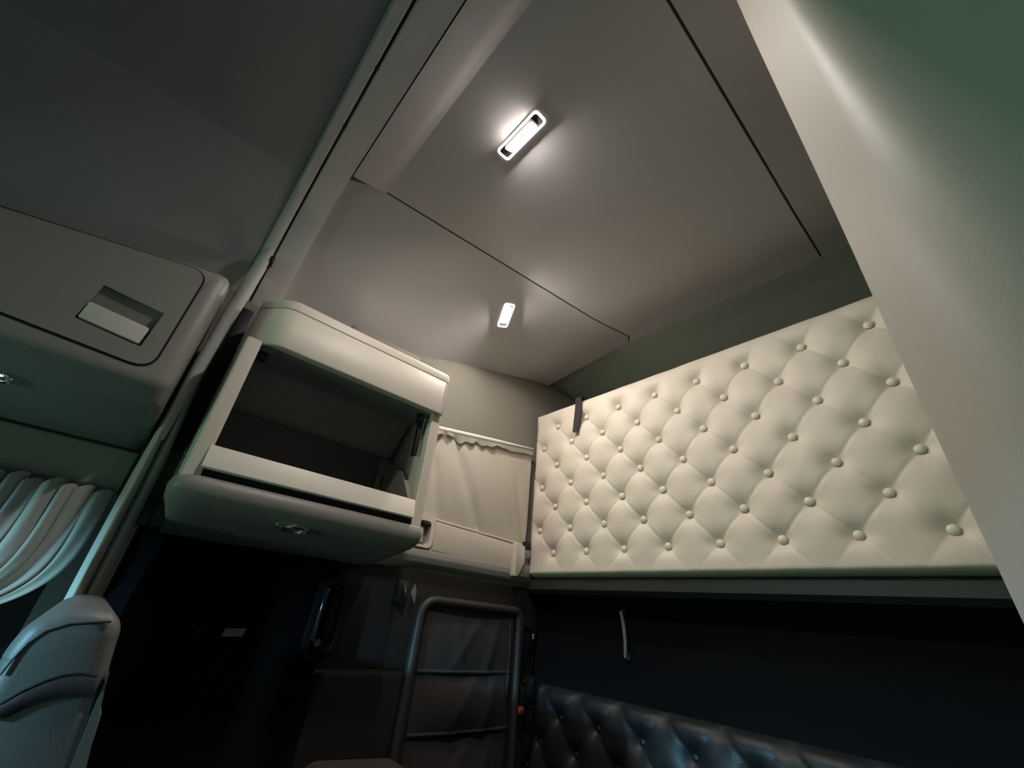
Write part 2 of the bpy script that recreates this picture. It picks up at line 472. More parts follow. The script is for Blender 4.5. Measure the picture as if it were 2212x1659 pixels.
# black pull strap hanging over the top edge
def strap(u, v):
    y = 1.047 - 0.027*u + 0.012*v - 0.008*math.sin(v*3.0)*u
    z = 0.870 - 0.172*v - 0.008*u*(v > .98)
    if v < 0.08: return (PX + 0.03 - 0.0505*(v/0.08), y, 0.866 + .003*math.sin(v/.08*3.14))
    return (PX - 0.0205 + 0.002*math.sin(v*5), y, z + 0.008)
grid('pull_strap', strap, 4, 30, M_STRAP, tp, (0.003, 0, 0))['label'] = 'black webbing strap hanging over the top edge'

# rail under the panel
prism_pts = [(PX+.018, 0.158), (PX+.006, 0.148), (PX+.004, 0.118), (PX+.016, 0.104), (XR, 0.100), (XR, 0.160)]
rail = tag(prism('trim_1', [(p[0], p[1]) for p in prism_pts], 'y', YD, YW, M_RAIL), kind='structure')
low_rear = box('trim_4', (XR-.012, YD, -Z0), (XW, YW, 0.12), M_LOWB, None)
low_rear.name = 'trim_4'; tag(low_rear, kind='structure')

# lower tufted bunk backrest
lp = empty('tufted_bunk_pad', (1.3, 0.4, -0.5), 'dark button-tufted leather backrest low on the rear wall', 'padded panel')
LX = 1.285
def lowpt(px, py): return on(px, py, 'x', LX)
ly0, lz0 = lowpt(1383, 1605).y, lowpt(1383, 1605).z
lay, laz = 0.151, 0.150
ltop = lz0 + 0.078
def tuft_low(u, v):
    y = -0.40 + (1.262 + 0.40) * u; z = -0.95 + (ltop + 0.95) * v
    h = tuft_h(y, z, ly0, lz0, lay, laz, 0.036)
    e = max(0, min((1.262 - y)/.03, (ltop - z)/.035, 1.0))
    edge = math.sqrt(max(0, 1 - (1 - e)**2))
    return (LX + 0.036 - (0.012 + h)*edge - 0.06*sstep(ltop, ltop-.5, z), y, z)
grid('cushion', tuft_low, 260, 116, M_DLEATHER, lp, None, None, 50)
box('backing_board', (LX+.03, -0.398, -0.95), (XR-.012, 1.260, ltop-.004), M_BLACK, lp, 0.006)
bml = blob_mesh('button', 0.0070, 0.0110, 0.0106, 14, 10)
for j in range(-3, 1):
    for i in range(-6, 4):
        for o_, q_ in ((0, 0), (.5, -.5)):
            y = ly0 + lay*(i+o_); z = lz0 + laz*(j+q_)
            if -0.3 < y < 1.235 and z > -0.7:
                link('button', bml, M_DLEATHER, lp, (LX + 0.018 - 0.06*sstep(ltop, ltop-.5, z), y, z))
# pale curved pull handle on the lower rear wall
hp = [on(px, py, 'x', XR-.03) for px, py in ((1341, 1322), (1347, 1350), (1351, 1385), (1351, 1420))]
hd = empty('pull_handle', hp[0] + Vector((0.02, 0, 0)), 'thin pale curved handle on the dark lower rear wall', 'handle')
tube('grip', [hp[0] + Vector((.018, 0, .004))] + hp + [hp[-1] + Vector((.018, 0, -.004))], [.004, .005, .006, .006, .005, .004], mat('pale_handle_plastic', (0.15, 0.155, 0.15), 0.4), hd, 8)
for p in (hp[0], hp[-1]): box('mount', p + Vector((.012, -.008, -.01)), p + Vector((.02, .008, .01)), M_BLACK, hd, .002)

# ------------------------------------------------------------------ side wall: lining, window with fabric blind, sill, latches
tag(box('trim_5', (0.06, YW-.012, -0.15), (XR-.012, YW, 0.12), M_LOW, None, .004), kind='structure')
tag(box('trim_6', (0.52, YW-.020, -Z0), (XR-.012, YW, -0.158), mat('dark_brown_wall_lining', (.011, .0095, .009), .8, .3, 500, .15, 8, spec=.2), None, .008), kind='structure')
tag(box('trim_7', (0.031, YW-.020, -Z0), (0.515, YW, 0.115), M_LOWB, None, .004), kind='structure')
tag(box('gap_shade_strip', (0.014, YW-.026, 0.116), (0.045, YW, 0.740), M_BLACK, None, .004), kind='structure')  # black strip put in for the shaded gap between curtain and cabinet
# wavy ledge under the window
def ledge(u, v):
    x = 0.60 + (XR - 0.60) * u
    b = 0.112 + 0.016*sstep(0.6, 0.8, x)
    pr = [(1.318, 0.205), (1.300, 0.195), (1.288, 0.178), (1.286, 0.160), (1.292, 0.142), (1.306, b+.006), (1.320, b)]
    k = v * (len(pr)-1); i = min(int(k), len(pr)-2); f = k - i
    return (x, pr[i][0]*(1-f) + pr[i+1][0]*f, pr[i][1]*(1-f) + pr[i+1][1]*f)
tag(grid('trim_2', ledge, 30, 24, M_PLAST_D, None, (0, .004, 0)), kind='structure')
wn = empty('window_2', (1.0, YW, 0.3), kind='structure')
bm = bmesh.new()
ring_bm(bm, rrect(0.64, 1.232, 0.27, 0.60, .04), rrect(0.67, 1.21, 0.30, 0.57, .03), 'y', 1.305, YW)
link('frame', bm_mesh(bm), M_PLAST, wn)
prism('pane', rrect(0.665, 1.215, 0.295, 0.575, .03), 'y', 1.312, 1.318, M_NIGHT, wn)
# fabric blind
bl_ = empty('window_blind', (1.0, 1.30, 0.28), 'beige fabric blind gathered on a white rod over the side window', 'blind')
def rod_z(x): return 0.606 + (x - 0.758) * 0.150
def rod_y(x): return 1.296
wave = lambda x: (0.0045*math.sin(x*47) + 0.0035*math.sin(x*121+1.0) + .004*math.sin(x*23))*(1.25 - .9*sstep(.85, 1.1, x))
def blind(u, v):
    x = 0.66 + (1.230 - 0.66) * u
    zt = rod_z(x) - 0.010; zb = 0.288 - (x - 0.765) * 0.030
    z = zt + (zb - zt) * v
    # gathered top pleats fading down, diagonal sag folds below
    top = .6*wave(x) * math.exp(-v*16)
    d1 = (x - 0.80) - (0.62 - z) * 0.55
    d2 = (x - 0.99) - (0.62 - z) * 0.55
    d3 = (x - 0.70) - (0.62 - z) * 0.32
    d4 = (x - 1.12) - (0.62 - z) * 0.30
    f = 0.0085*math.exp(-(d1/.030)**2)*sstep(0, .35, v) + 0.006*math.exp(-(d2/.028)**2)*sstep(.45, .9, v) + 0.006*math.exp(-(d3/.022)**2)*sstep(.1, .4, v) + .006*math.exp(-(d4/.02)**2)*sstep(.1, .5, v)
    belly = 0.010*math.sin(math.pi*u)*math.sin(math.pi*min(1, v*1.02))
    return (x, 1.2975 - belly + f + top, z + 0.010*math.sin(math.pi*u)*0 + 0.4*wave(x)*math.exp(-v*9))
grid('fabric', blind, 120, 70, M_WCURT, bl_, (0, .002, 0))
def frill(u, v):
    x = 0.66 + (1.228 - 0.66) * u
    z = rod_z(x) - 0.004 - (0.020 + 1.3*wave(x))*v
    return (x, 1.289 + 0.9*wave(x+.02)*v - 0.006*v, z)
grid('frill', frill, 160, 8, mat('grey_frill_fabric', (0.27, 0.255, 0.215), 0.9, 0.3, 900), bl_, (0, .002, 0))
def rodp(u, v):
    x = 0.66 + (1.232 - 0.66) * u; a = 2*math.pi*v
    h = 0.0075 - 0.0045*sstep(.55, 1, u)
    return (x, 1.289 + 0.004*math.cos(a), rod_z(x) + 0.006 + h*math.sin(a))
grid('rod', rodp, 30, 12, M_WHITE, bl_)
def hemr(u, v):
    x = 0.64 + (1.232 - 0.64) * u; a = 2*math.pi*v
    return (x, 1.298 + 0.0035*math.cos(a), 0.286 - (x - 0.765)*0.030 + 0.0035*math.sin(a))
grid('bottom_rod', hemr, 20, 8, M_PLAST, bl_)
# flat panel below the window
pt = [(0.795, 0.185), (1.262, 0.165), (1.262, 0.262), (0.795, 0.278)]
sill = empty('sill_panel', (1.0, 1.30, 0.18), 'flat greige panel below the curtained side window', 'panel')
prism('board', round_poly(pt, .004, 2), 'y', 1.290, YW, M_PLAST, sill, .003)
# left latch: rounded pocket with a black clip
lt = empty('window_latch', (0.76, 1.31, 0.2), 'rounded greige latch pocket with black clip beside the cabinet', 'latch', 'latches below the side window')
bm = bmesh.new()
ring_bm(bm, rrect(0.700, 0.790, 0.188, 0.292, .022), rrect(0.712, 0.775, 0.196, 0.272, .014), 'y', 1.286, YW)
link('pocket', bm_mesh(bm), M_PLAST, lt)
prism('pocket_back', rrect(0.705, 0.785, 0.190, 0.285, .014), 'y', 1.312, YW, M_PLAST_D, lt)
box('clip', (0.742, 1.284, 0.256), (0.772, 1.300, 0.270), M_BLACK, lt, .003)
box('tongue', (0.742, 1.296, 0.205), (0.756, 1.312, 0.254), M_PLAST, lt, .004)
# right latch: pale bracket with dark gap
rt = empty('window_latch', (1.2, 1.31, 0.17), 'pale bracket latch against the left edge of the tufted panel', 'latch', 'latches below the side window')
prism('bracket', round_poly([(1.150, 0.150), (1.165, 0.150), (1.196, 0.205), (1.196, 0.262), (1.150, 0.270)], .006, 3), 'y', 1.262, 1.290, M_PLAST, rt, .003)
box('catch', (1.210, 1.272, 0.250), (1.236, 1.298, 0.285), M_BLACK, rt, .004)
prism('hook', round_poly([(1.200, 0.215), (1.236, 0.225), (1.236, 0.252), (1.200, 0.252)], .005, 3), 'y', 1.270, 1.290, M_PLAST_D, rt, .003)
box('lower_stop', (1.166, 1.272, 0.152), (1.240, 1.290, 0.200), M_PLAST_D, rt, .006)

# block above the cabinet against the wall
tag(box('trim_3', (0.30, 1.20, 0.70), (0.560, YW, 0.800), M_WALL, None, .012, 3), kind='structure')

# ------------------------------------------------------------------ open storage cabinet
cb = empty('storage_cabinet', (0.32, 1.2, 0.12), 'open greige wall cabinet with bright lip rail above the dark lower wall', 'cabinet')
CY = 1.05
# plan outline of the header: curved left end turning back to the wall
def header_plan(off=0.0):
    return round_poly([(0.046-off, YW), (0.046-off, CY+.045-off), (0.100, CY-.020-off), (0.598+off, CY-.020-off), (0.604+off, YW)], [0, .02, .06, .018, 0], 8)
def loft_rings(name, rings, mt, parent, cap=True, smooth=40):
    bm = bmesh.new(); R_ = [[bm.verts.new(v) for v in r] for r in rings]
    n = len(rings[0])
    for P, Q in zip(R_, R_[1:]):
        for i in range(n): bm.faces.new([P[i], P[(i+1) % n], Q[(i+1) % n], Q[i]])
    if cap: bm.faces.new(R_[-1]); bm.faces.new(R_[0][::-1])
    return link(name, bm_mesh(bm, name), mt, parent, None, smooth)
def pl(z, off): return [(p[0], p[1], z) for p in header_plan(off)]
loft_rings('header', [pl(.537, -.012), pl(.531, -.006), pl(.533, -.002), pl(.540, 0), pl(.640, 0), pl(.6425, -.002)], M_PLAST, cb)
loft_rings('top_cap', [pl(.6435, -.002), pl(.6445, 0), pl(.664, 0), pl(.671, -.003), pl(.676, -.012)], M_PLAST, cb)
# posts
prism('post', round_poly([(0.046, CY+.004), (0.080, CY+.004), (0.080, CY+.03), (0.066, YW), (0.046, YW)], [.008, .006, .004, 0, 0], 4), 'z', .18, .536, M_PLAST, cb)
prism('post', round_poly([(0.572, CY+.004), (0.606, CY+.004), (0.606, YW), (0.590, YW), (0.572, CY+.03)], [.004, .014, 0, 0, .004], 5), 'z', .18, .536, M_PLAST, cb)
# inside: dark base colours carry the shade of the recess
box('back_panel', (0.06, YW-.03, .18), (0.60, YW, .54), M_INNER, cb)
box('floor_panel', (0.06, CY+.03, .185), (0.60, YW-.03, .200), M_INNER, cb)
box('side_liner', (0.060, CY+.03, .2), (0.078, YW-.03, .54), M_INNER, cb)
prism('side_liner', round_poly([(CY+.02, .2), (YW-.03, .2), (YW-.03, .42), (CY+.10, .36), (CY+.03, .27)], [0, 0, 0, .03, .01], 4), 'x', .562, .575, M_PLAST_D, cb)
def inner_roof(u, v):
    x = .085 + (.565-.085)*u; a = v
    return (x, CY+.018 + .22*v, .530 - .095*sstep(.45, 1.0, v) - .002)
grid('inner_roof', inner_roof, 6, 20, mat('inner_roof_plastic', (0.16, .165, .155), .5, .05, 500), cb, (0, 0, .008))
# details inside right end
p = on(833, 1045, 'y', 1.28); box('socket', (p.x-.018, YW-.045, p.z-.014), (p.x+.018, YW-.029, p.z+.014), M_BLACK, cb, .002)
p = on(815, 1020, 'y', 1.28); box('vent_plate', (p.x+.002, YW-.036, p.z-.05), (p.x+.07, YW-.029, p.z+.05), mat('liner_grey_plastic', (.13, .13, .12), .5), cb, .004)
p = on(847, 1020, 'y', 1.25); tube('knob', [(p.x, YW-.03, p.z), (p.x, YW-.055, p.z)], [.010, .008], M_INNER, cb, 12)
p = on(912, 900, 'y', 1.07); box('hinge', (p.x-.010, 1.068, p.z-.016), (p.x+.004, 1.09, p.z+.012), M_BLACK, cb, .002)
box('hinge_arm', (0.548, 1.08, .40), (0.560, 1.10, .52), M_BLACK, cb, .002)
box('hinge', (0.084, 1.085, .508), (0.106, 1.105, .528), M_BLACK, cb, .002)
# lip rail and the dark gap below it
prism('lip_rail', round_poly([(CY-.010, .2185), (CY+.012, .2185), (CY+.020, .2660), (CY+.001, .2685)], .0025, 3), 'x', .0725, .5690, mat('pale_lip_plastic', (.80, .735, .645), .4, .03, 900, .03), cb, .0015)
box('gap_strip', (0.070, CY+.008, .196), (0.572, CY+.02, .222), M_GAP, cb)
# base moulding: rounded tray below
def base_plan(x0, x1, yf, r):
    return round_poly([(x0 + .034, YW), (x0, yf), (x1, yf), (x1, YW)], [0, r, r*.6, 0], 8)
def bp_(z, x0, x1, yf, r=.03): return [(p[0], p[1], z) for p in base_plan(x0, x1, yf, r)]
loft_rings('base', [bp_(.203, .040, .609, CY+.002, .04), bp_(.197, .034, .612, CY-.006, .045), bp_(.180, .029, .614, CY-.010, .05), bp_(.162, .032, .612, CY-.004, .055),
                    bp_(.148, .040, .606, CY+.020, .06), bp_(.136, .048, .596, CY+.06, .06), bp_(.124, .055, .59, CY+.13, .05), bp_(.108, .060, .58, CY+.225, .02)], M_PLAST_D, cb, True, 60)
# chrome downlight under the base
p = on(634, 1141, 'y', 1.080)
dl = empty('tmp', p); bpy.data.objects.remove(dl)
bm = bmesh.new()
cN = Vector((0, -.30, -.95)).normalized(); cA = Vector((1, 0, 0)); cB = cN.cross(cA)
def oval(rx, ry, h, n=24): return [p + cA*rx*math.cos(2*math.pi*k/n) + cB*ry*math.sin(2*math.pi*k/n) + cN*h for k in range(n)]
dlo = loft_rings('downlight', [oval(.040, .015, -.012), oval(.040, .015, .003), oval(.036, .012, .006), oval(.031, .009, .003), oval(.030, .008, -.010)], M_CHROME, cb, False)
loft_rings('lens', [oval(.0300, .008, -.010), oval(.0300, .008, -.002), oval(.012, .003, .002)], M_CHROME, dlo)

# ------------------------------------------------------------------ overhead locker at the front
lk = empty('overhead_locker', (-0.5, 1.15, 0.27), 'grey overhead locker with rounded hatch above the door window', 'locker')
def lock_prof(x):
    t = max(0, min(1, (-0.03 - x) / 0.36))
    top = 0.672 - 0.075*t if x > -.39 else 0.597 - (-.39 - x)*.19
    return round_poly([(YW-.015, top+.03), (1.075, top+.004), (1.05, top-.02), (1.05, .355), (1.085, .318), (YW-.015, .271)], [0, .02, .02, .03, .03, 0], 5)
rings = []
for x, ins in ((-1.6, 0), (-1.0, 0), (-.39, 0), (-.2, 0), (-.06, 0), (-.045, .003), (-.036, .010), (-.032, .022)):
    pr = lock_prof(x); cy = 1.25; cz = .47
    rings.append([(x, yy + (ins if yy < 1.3 else 0), zz + (-ins if zz > cz else ins)) for yy, zz in pr])
locker_body = loft_rings('body', rings, M_PLAST_D, lk, True, 50)
def hz_top(x): return 0.642 - (-0.085 - x)*.205
def hz_bot(x): return 0.377 - (-0.09 - x)*(-.06)
hx0, hx1 = -0.62, -0.080
def hatch_out(g):
    return round_poly([(hx0-g, hz_bot(hx0)-g), (hx1+g, hz_bot(hx1)-g), (hx1+g, hz_top(hx1)+g), (hx0-g, hz_top(hx0)+g)], [.03+g, .035+g, .03+g, .03+g], 8)
bm = bmesh.new(); ring_bm(bm, hatch_out(.0035), hatch_out(-.004), 'y', 1.0488, 1.0498); link('hatch_gap', bm_mesh(bm), M_GAP, lk)
# hatch door with a real finger recess
rc = [(-0.2180, .427), (-0.1120, .416), (-0.1080, .503), (-0.2120, .512)]
cut = prism('tmp_cutter', [(a*1.0, b) for a, b in rc], 'y', 1.03, 1.095, M_GAP)
bpy.context.view_layer.update()
mod = locker_body.modifiers.new('cut', 'BOOLEAN'); mod.operation = 'DIFFERENCE'; mod.object = cut; mod.solver = 'EXACT'
bpy.context.view_layer.update()
nm_ = bpy.data.meshes.new_from_object(locker_body.evaluated_get(bpy.context.evaluated_depsgraph_get()))
locker_body.modifiers.clear(); locker_body.data = nm_
bpy.data.objects.remove(cut)
bm = bmesh.new()
ho = hatch_out(-.0005)
YH = 1.0462
ov = [bm.verts.new((a, YH, b)) for a, b in ho]; iv = [bm.verts.new((a, YH, b)) for a, b in rc]
es = [bm.edges.new((ov[i], ov[(i+1) % len(ov)])) for i in range(len(ov))] + [bm.edges.new((iv[i], iv[(i+1) % 4])) for i in range(4)]
bmesh.ops.triangle_fill(bm, edges=es, use_beauty=True)
ob = [bm.verts.new((a, 1.0487, b)) for a, b in ho]
for i in range(len(ov)): bm.faces.new([ov[i], ov[(i+1) % len(ov)], ob[(i+1) % len(ov)], ob[i]])
# pocket walls: deep at the bottom, running out to the top
dp = [.030, .030, .010, .010]
pv = [bm.verts.new((a, YH + d, b)) for (a, b), d in zip(rc, dp)]
for i in range(4): bm.faces.new([iv[i], iv[(i+1) % 4], pv[(i+1) % 4], pv[i]])
bm.faces.new(pv)
hd_ = link('hatch_door', bm_mesh(bm), M_PLAST_D, lk, None, 25)
prism('latch_gap', [(-0.2195, .424), (-0.1100, .4125), (-.1100, .430), (-.2195, .440)], 'y', 1.0485, 1.054, M_GAP, hd_)
prism('latch', round_poly([(-0.2145, .4295), (-0.1165, .419), (-0.1150, .4585), (-0.2135, .4670)], .003, 3), 'y', 1.0425, 1.058, M_SILVER, hd_, .0015)
# interior lamp with chrome ring below the locker
def locker_under(px, py):
    r = on(px, py, 'y', 1.0); best = None
    for k in range(400):
        t = 1.0 + k*.001; q_ = r*t
        z = .318 - (q_.y-1.085)*(.05/.235)
        if abs(q_.z - z) < .0012: return q_
    return r*1.12
lc = locker_under(-10, 808)
ilp = empty('door_lamp', lc, 'chrome-ringed lamp at the left edge under the overhead locker', 'lamp')
n_ = Vector((0, -.21, -.98)).normalized(); a_ = Vector((1, 0, 0)); b_ = n_.cross(a_)
def disc(rx, ry, h, n=28): return [lc + a_*rx*math.cos(2*math.pi*k/n) + b_*ry*math.sin(2*math.pi*k/n) + n_*h for k in range(n)]
loft_rings('ring', [disc(.026, .020, -.012), disc(.026, .020, .004), disc(.024, .018, .006), disc(.021, .015, .004), disc(.020, .014, -.008)], M_CHROME, ilp, False)
loft_rings('lens', [disc(.0185, .0125, -.010), disc(.0185, .0125, -.003), disc(.008, .005, 0)], M_LAMPRING, ilp)  # lens glow added in place of a reflection

# ------------------------------------------------------------------ passenger door: header and dark window
dr = empty('door_1', (-0.6, YW, -0.4), kind='structure')
prism('header', round_poly([(1.300, .268), (1.296, .262), (1.290, .182), (1.300, .168), (YW, .166), (YW, .268)], [.003, .003, .01, .006, 0, 0], 3), 'x', -1.6, -0.035, M_PLAST_D, dr)
box('header_seam', (-1.6, 1.2985, .262), (-.035, YW, .2705), M_BLACK, dr)
box('window_glass', (-1.5, YW-.006, -.60), (-0.06, YW, .17), M_NIGHT, dr)
box('lower_panel', (-1.6, YW-.03, -Z0), (-.03, YW, -.56), M_RAIL, dr, .01)
prism('rear_post', [(-0.062, 1.302), (0.03, 1.302), (0.03, YW), (-0.062, YW)], 'z', -Z0, .17, M_PLAST_D, dr)

# gathered door curtain swept to the front
dc = empty('door_curtain', (-0.3, 1.28, 0.0), 'gathered taupe curtain swept aside on the door window', 'curtain')
FR = 21
def door_curtain(u, v):
    xt = -0.62 + (0.62 - 0.046) * u
    # drops from the wire, then sweeps forward to a tie low on the door
    xb = -0.56 + 0.16*u; zb = -0.22 + 0.08*u
    s = v
    x = xt + (xb - xt) * s**(1.5 + 3.3*u)
    z = 0.163 + (zb - 0.163) * s**0.95
    ph = 2*math.pi*FR*u + 0.8*math.sin(u*21) + 1.1*math.sin(s*2.2 + u*9)
    amp = 0.017*(1 - .35*s) * (0.75 + .45*math.sin(u*37+1))
    y = 1.268 + amp*math.sin(ph) - .004*math.sin(2*ph + 3*s)
    x += 0.009*math.cos(ph)*(1-.6*s) + .004*math.sin(u*53)
    z += 0.010*math.cos(ph + .7)*math.exp(-s*10) + .004*math.sin(u*61)*math.exp(-s*10)
    return (x, y, z)
grid('fabric', door_curtain, 480, 60, M_DCURT, dc, (0, .0018, 0))
tube('curtain_wire', [(-.7, 1.285, .158), (-.04, 1.285, .158)], .0025, M_BLACK, dc, 6)

# ------------------------------------------------------------------ sleeper curtain hanging at the side
sc = empty('sleeper_curtain', (0.0, 1.2, -0.7), 'grey privacy curtain hanging in long folds between locker and cabinet', 'curtain')
def sl_curt(u, v):
    z = 0.872 - 1.50 * v
    wd = 0.020 + 0.020*sstep(.06, .5, v) + .004*v
    x = -0.021 + wd*u + .004*(1-sstep(0, .25, v))
    ph = 2*math.pi*2.4*u + 0.9 + .4*math.sin(v*3)
    amp = 0.012 + 0.028*sstep(.05, .6, v)
    y = 1.190 + .050*u + amp*math.sin(ph) + .004*math.sin(2*ph + v*5)
    x += 0.007*math.cos(ph)*sstep(.1, .5, v) + .003*math.sin(v*9+u*5)
    return (x, y, z)
grid('fabric', sl_curt, 110, 70, M_CURT, sc, (0, .002, 0))
# rounded leading hem at the top, with the hook that runs in the track
tube('hem', [(0.008, 1.170, 0.884), (0.005, 1.171, 0.868), (0.003, 1.172, 0.82), (0.0, 1.174, 0.74), (-.006, 1.176, 0.62), (-.010, 1.18, .46), (-.012, 1.18, .28)], [.006, .014, .017, .017, .016, .014, .008], M_CURT, sc, 12)
tube('hook', [(0.022, 1.172, .905), (0.022, 1.168, .84), (0.027, 1.165, .825), (.024, 1.166, .815), (.018, 1.168, .82)], .003, M_BLACK, sc, 8)
box('slider', (0.016, 1.158, .836), (0.028, 1.174, .856), M_BLACK, sc, .003)

# ------------------------------------------------------------------ lower side wall fittings
# dark locker door with fabric pockets in a rounded tubular frame
ld = empty('pocket_door', (1.0, 1.30, -0.6), 'dark fabric pocket door in a rounded tubular frame beside the bunk', 'door')
fx0, fx1, fz = 0.792, 1.212, 0.040
path = []
for p_ in round_poly([(fx0-.02, -.95), (fx0, fz), (fx1, fz-.002), (fx1+.02, -.95)], [0, .055, .03, 0], 8): path.append((p_[0], 1.286, p_[1]))
tube('frame', path, .0135, mat('dark_taupe_frame', (0.035, .031, .030), .5, .1, 500), ld, 12)
box('door_board', (fx0-.01, 1.296, -.94), (fx1+.01, 1.31, fz), M_LOW, ld)
FABR = mat('dark_taupe_pocket_fabric', (0.030, .0265, .0255), .85, .5, 800, .15, 12)
def pocket(z0, z1, bulge):
    def f(u, v):
        x = fx0 + .022 + (fx1 - fx0 - .044)*u; z = z0 + (z1 - z0)*v
        sag = -0.012*math.sin(math.pi*u)*sstep(.6, 1, v)
        wr = .004*math.exp(-(((x-.93)-(z1-z)*.25)/.012)**2) + .007*math.exp(-(((x-1.12)+(z1-z)*.30)/.018)**2) + .004*math.exp(-(((x-1.04)+(z1-z)*.7)/.02)**2)
        return (x, 1.290 - bulge*math.sin(math.pi*u)**.6*math.sin(math.pi*min(1, v*.9+.1)) - wr*math.sin(math.pi*u), z + sag)
    return f
for z0, z1, b in ((-.155, .012, .012), (-.305, -.152, .020), (-.60, -.302, .024)):
    pk = grid('pocket', pocket(z0, z1, b), 40, 30, FABR, ld, (0, .003, 0))
    tube('hem', [pocket(z0, z1, b)(k/20, 0.03) for k in range(21)], .005, FABR, pk, 8)
# chrome prop rod at its rear side
tube('side_rod', [on(px, py, 'y', 1.275) for px, py in ((1103, 1345), (1100, 1420), (1094, 1500))], .0022, M_CHROME, ld, 8)
tube('gas_strut', [(1.228, 1.28, .02), (1.226, 1.28, -.16)], .004, M_RAIL, ld, 8)

# black oval grab handle
gh = empty('grab_handle', (0.51, 1.31, -0.1), 'glossy black oval handle recess below the storage cabinet', 'handle')
GL = mat('glossy_black_plastic', (0.010, .010, .011), .12, 0, var=0)
def tilted(pts, cx, cz, ang):
    c_, s_ = math.cos(ang), math.sin(ang)
    return [(cx + (a-cx)*c_ - (b-cz)*s_, cz + (a-cx)*s_ + (b-cz)*c_) for a, b in pts]
go = tilted(rrect(.462, .552, -.130, .062, .038, 8), .507, -.034, -.02); gi = tilted(rrect(.476, .538, -.116, .048, .026, 8), .507, -.034, -.02)
bm = bmesh.new(); ring_bm(bm, go, gi, 'y', 1.283, 1.31)
link('surround', bm_mesh(bm), GL, gh)
prism('recess', gi, 'y', 1.300, 1.31, M_GAP, gh)
tube('grip', [(.484, 1.284, .036), (.482, 1.278, .01), (.480, 1.276, -.05), (.482, 1.280, -.085)], .0075, GL, gh, 10)
p = on(685, 1388, 'y', 1.29); tube('lock', [(p.x, 1.305, p.z), (p.x, 1.288, p.z)], [.011, .009], mat('brass_lock', (.35, .27, .24), .3, metal=1.0), gh, 16)
# coat hook
ch = empty('coat_hook', (0.73, 1.31, 0.03), 'small coat hook with a bent pale tag beside the pocket door', 'hook')
prism('base', rrect(.700, .742, .018, .086, .012), 'y', 1.296, 1.309, M_BLACK, ch, .003)
tube('hook', [(.720, 1.296, .074), (.716, 1.280, .066), (.717, 1.270, .050), (.724, 1.272, .036), (.728, 1.282, .034)], .0042, M_RAIL, ch, 8)
prism('tag', [(.738, .050), (.757, .024), (.757, .058), (.748, .078)], 'y', 1.276, 1.279, mat('grey_tag', (.16, .15, .14), .5), ch)
# switch plate near the corner
sw = empty('switch_panel', (1.3, 1.31, -0.05), 'black switch plate with a tiny white symbol in the corner', 'switch')
p0 = on(1143, 1328, 'y', 1.30); p1 = on(1172, 1405, 'y', 1.30)
box('plate', (1.270, 1.297, -.085), (1.318, 1.309, .022), M_BLACK, sw, .003)
box('rocker', (1.278, 1.292, -.07), (1.312, 1.298, -.008), GL, sw, .003)
bm = bmesh.new()
add_box(bm, (1.2935, 1.2908, -.047), (1.2965, 1.2925, -.030)); add_box(bm, (1.291, 1.2908, -.034), (1.299, 1.2925, -.031)); add_box(bm, (1.2920, 1.2908, -.045), (1.298, 1.2925, -.042))
link('symbol', bm_mesh(bm), M_WHITE, sw)
tube('lever', [on(1126, 1322, 'y', 1.285), on(1136, 1352, 'y', 1.285)], .0025, M_CHROME, sw, 8)
box('lever_mount', (1.262, 1.285, -.012), (1.274, 1.309, 0.0), M_BLACK, sw, .002)
# tufted corner panel with the red tag
cp = empty('corner_pad', (1.29, 1.30, -0.6), 'narrow dark tufted pad in the corner behind the pocket door', 'padded panel')
def corner(u, v):
    x = 1.248 + (1.322 - 1.248)*u; z = -.75 + (-.165 + .75)*v
    h = tuft_h(x, z, 1.262, -.178, .080, .15, .014)
    e = max(0, min(u/.12, (1-u)/.12, (1-v)/.06, 1)); return (x, 1.300 - (.004+h)*math.sqrt(max(0, 1-(1-e)**2)), z)
grid('cushion', corner, 24, 120, M_DLEATHER, cp, (0, .012, 0), None, 50)
bsm = blob_mesh('button', .006, .004, .006)
for x, z in ((1.262, -.178), (1.302, -.253), (1.302, -.178), (1.262, -.253), (1.262, -.328), (1.302, -.403)):
    link('button', bsm, M_DLEATHER, cp, (x, 1.291, z))
p = on(1125, 1535, 'y', 1.278)
rdt = empty('seat_belt_button', p, 'small red square button against the dark corner pad', 'button')
box('button_face', p + Vector((-.011, -.004, -.010)), p + Vector((.011, .004, .010)), M_RED, rdt, .0025)
box('housing', p + Vector((-.013, .003, -.012)), p + Vector((.013, .022, .012)), M_BLACK, rdt, .003)
box('printed_bar', p + Vector((-.006, -.0045, -.002)), p + Vector((.006, -.0038, .0005)), mat('dark_red_print', (.25, .03, .03), .5), rdt)
# small label and screw on the black panel
p = on(505, 1367, 'y', 1.2995)
stk = empty('label_sticker', p, 'small pale rectangular sticker on the black side panel', 'sticker')
prism('paper', [(p.x-.024, p.z-.009), (p.x+.020, p.z-.006), (p.x+.024, p.z+.010), (p.x-.020, p.z+.008)], 'y', 1.2992, 1.3002, M_TAG, stk)
for dz in (.004, -.001):
    box('print_line', (p.x-.014, 1.2988, p.z+dz-.0006), (p.x+.012, 1.2994, p.z+dz+.0006), mat('grey_print', (.12, .11, .10), .6), stk)
p = on(600, 1360, 'y', 1.307)
tag(link('panel_screw', blob_mesh('panel_screw', .003, .003, .003), M_CHROME, None, (p.x, 1.307, p.z)), 'tiny bright screw head on the black side panel', 'screw')
pa, pb = on(434, 1348, 'y', 1.297), on(424, 1380, 'y', 1.297)
tag(tube('edge_strip', [pa, pb], .0016, M_RAIL, None, 6), 'thin grey edge strip on the black panel near the seat', 'strip')

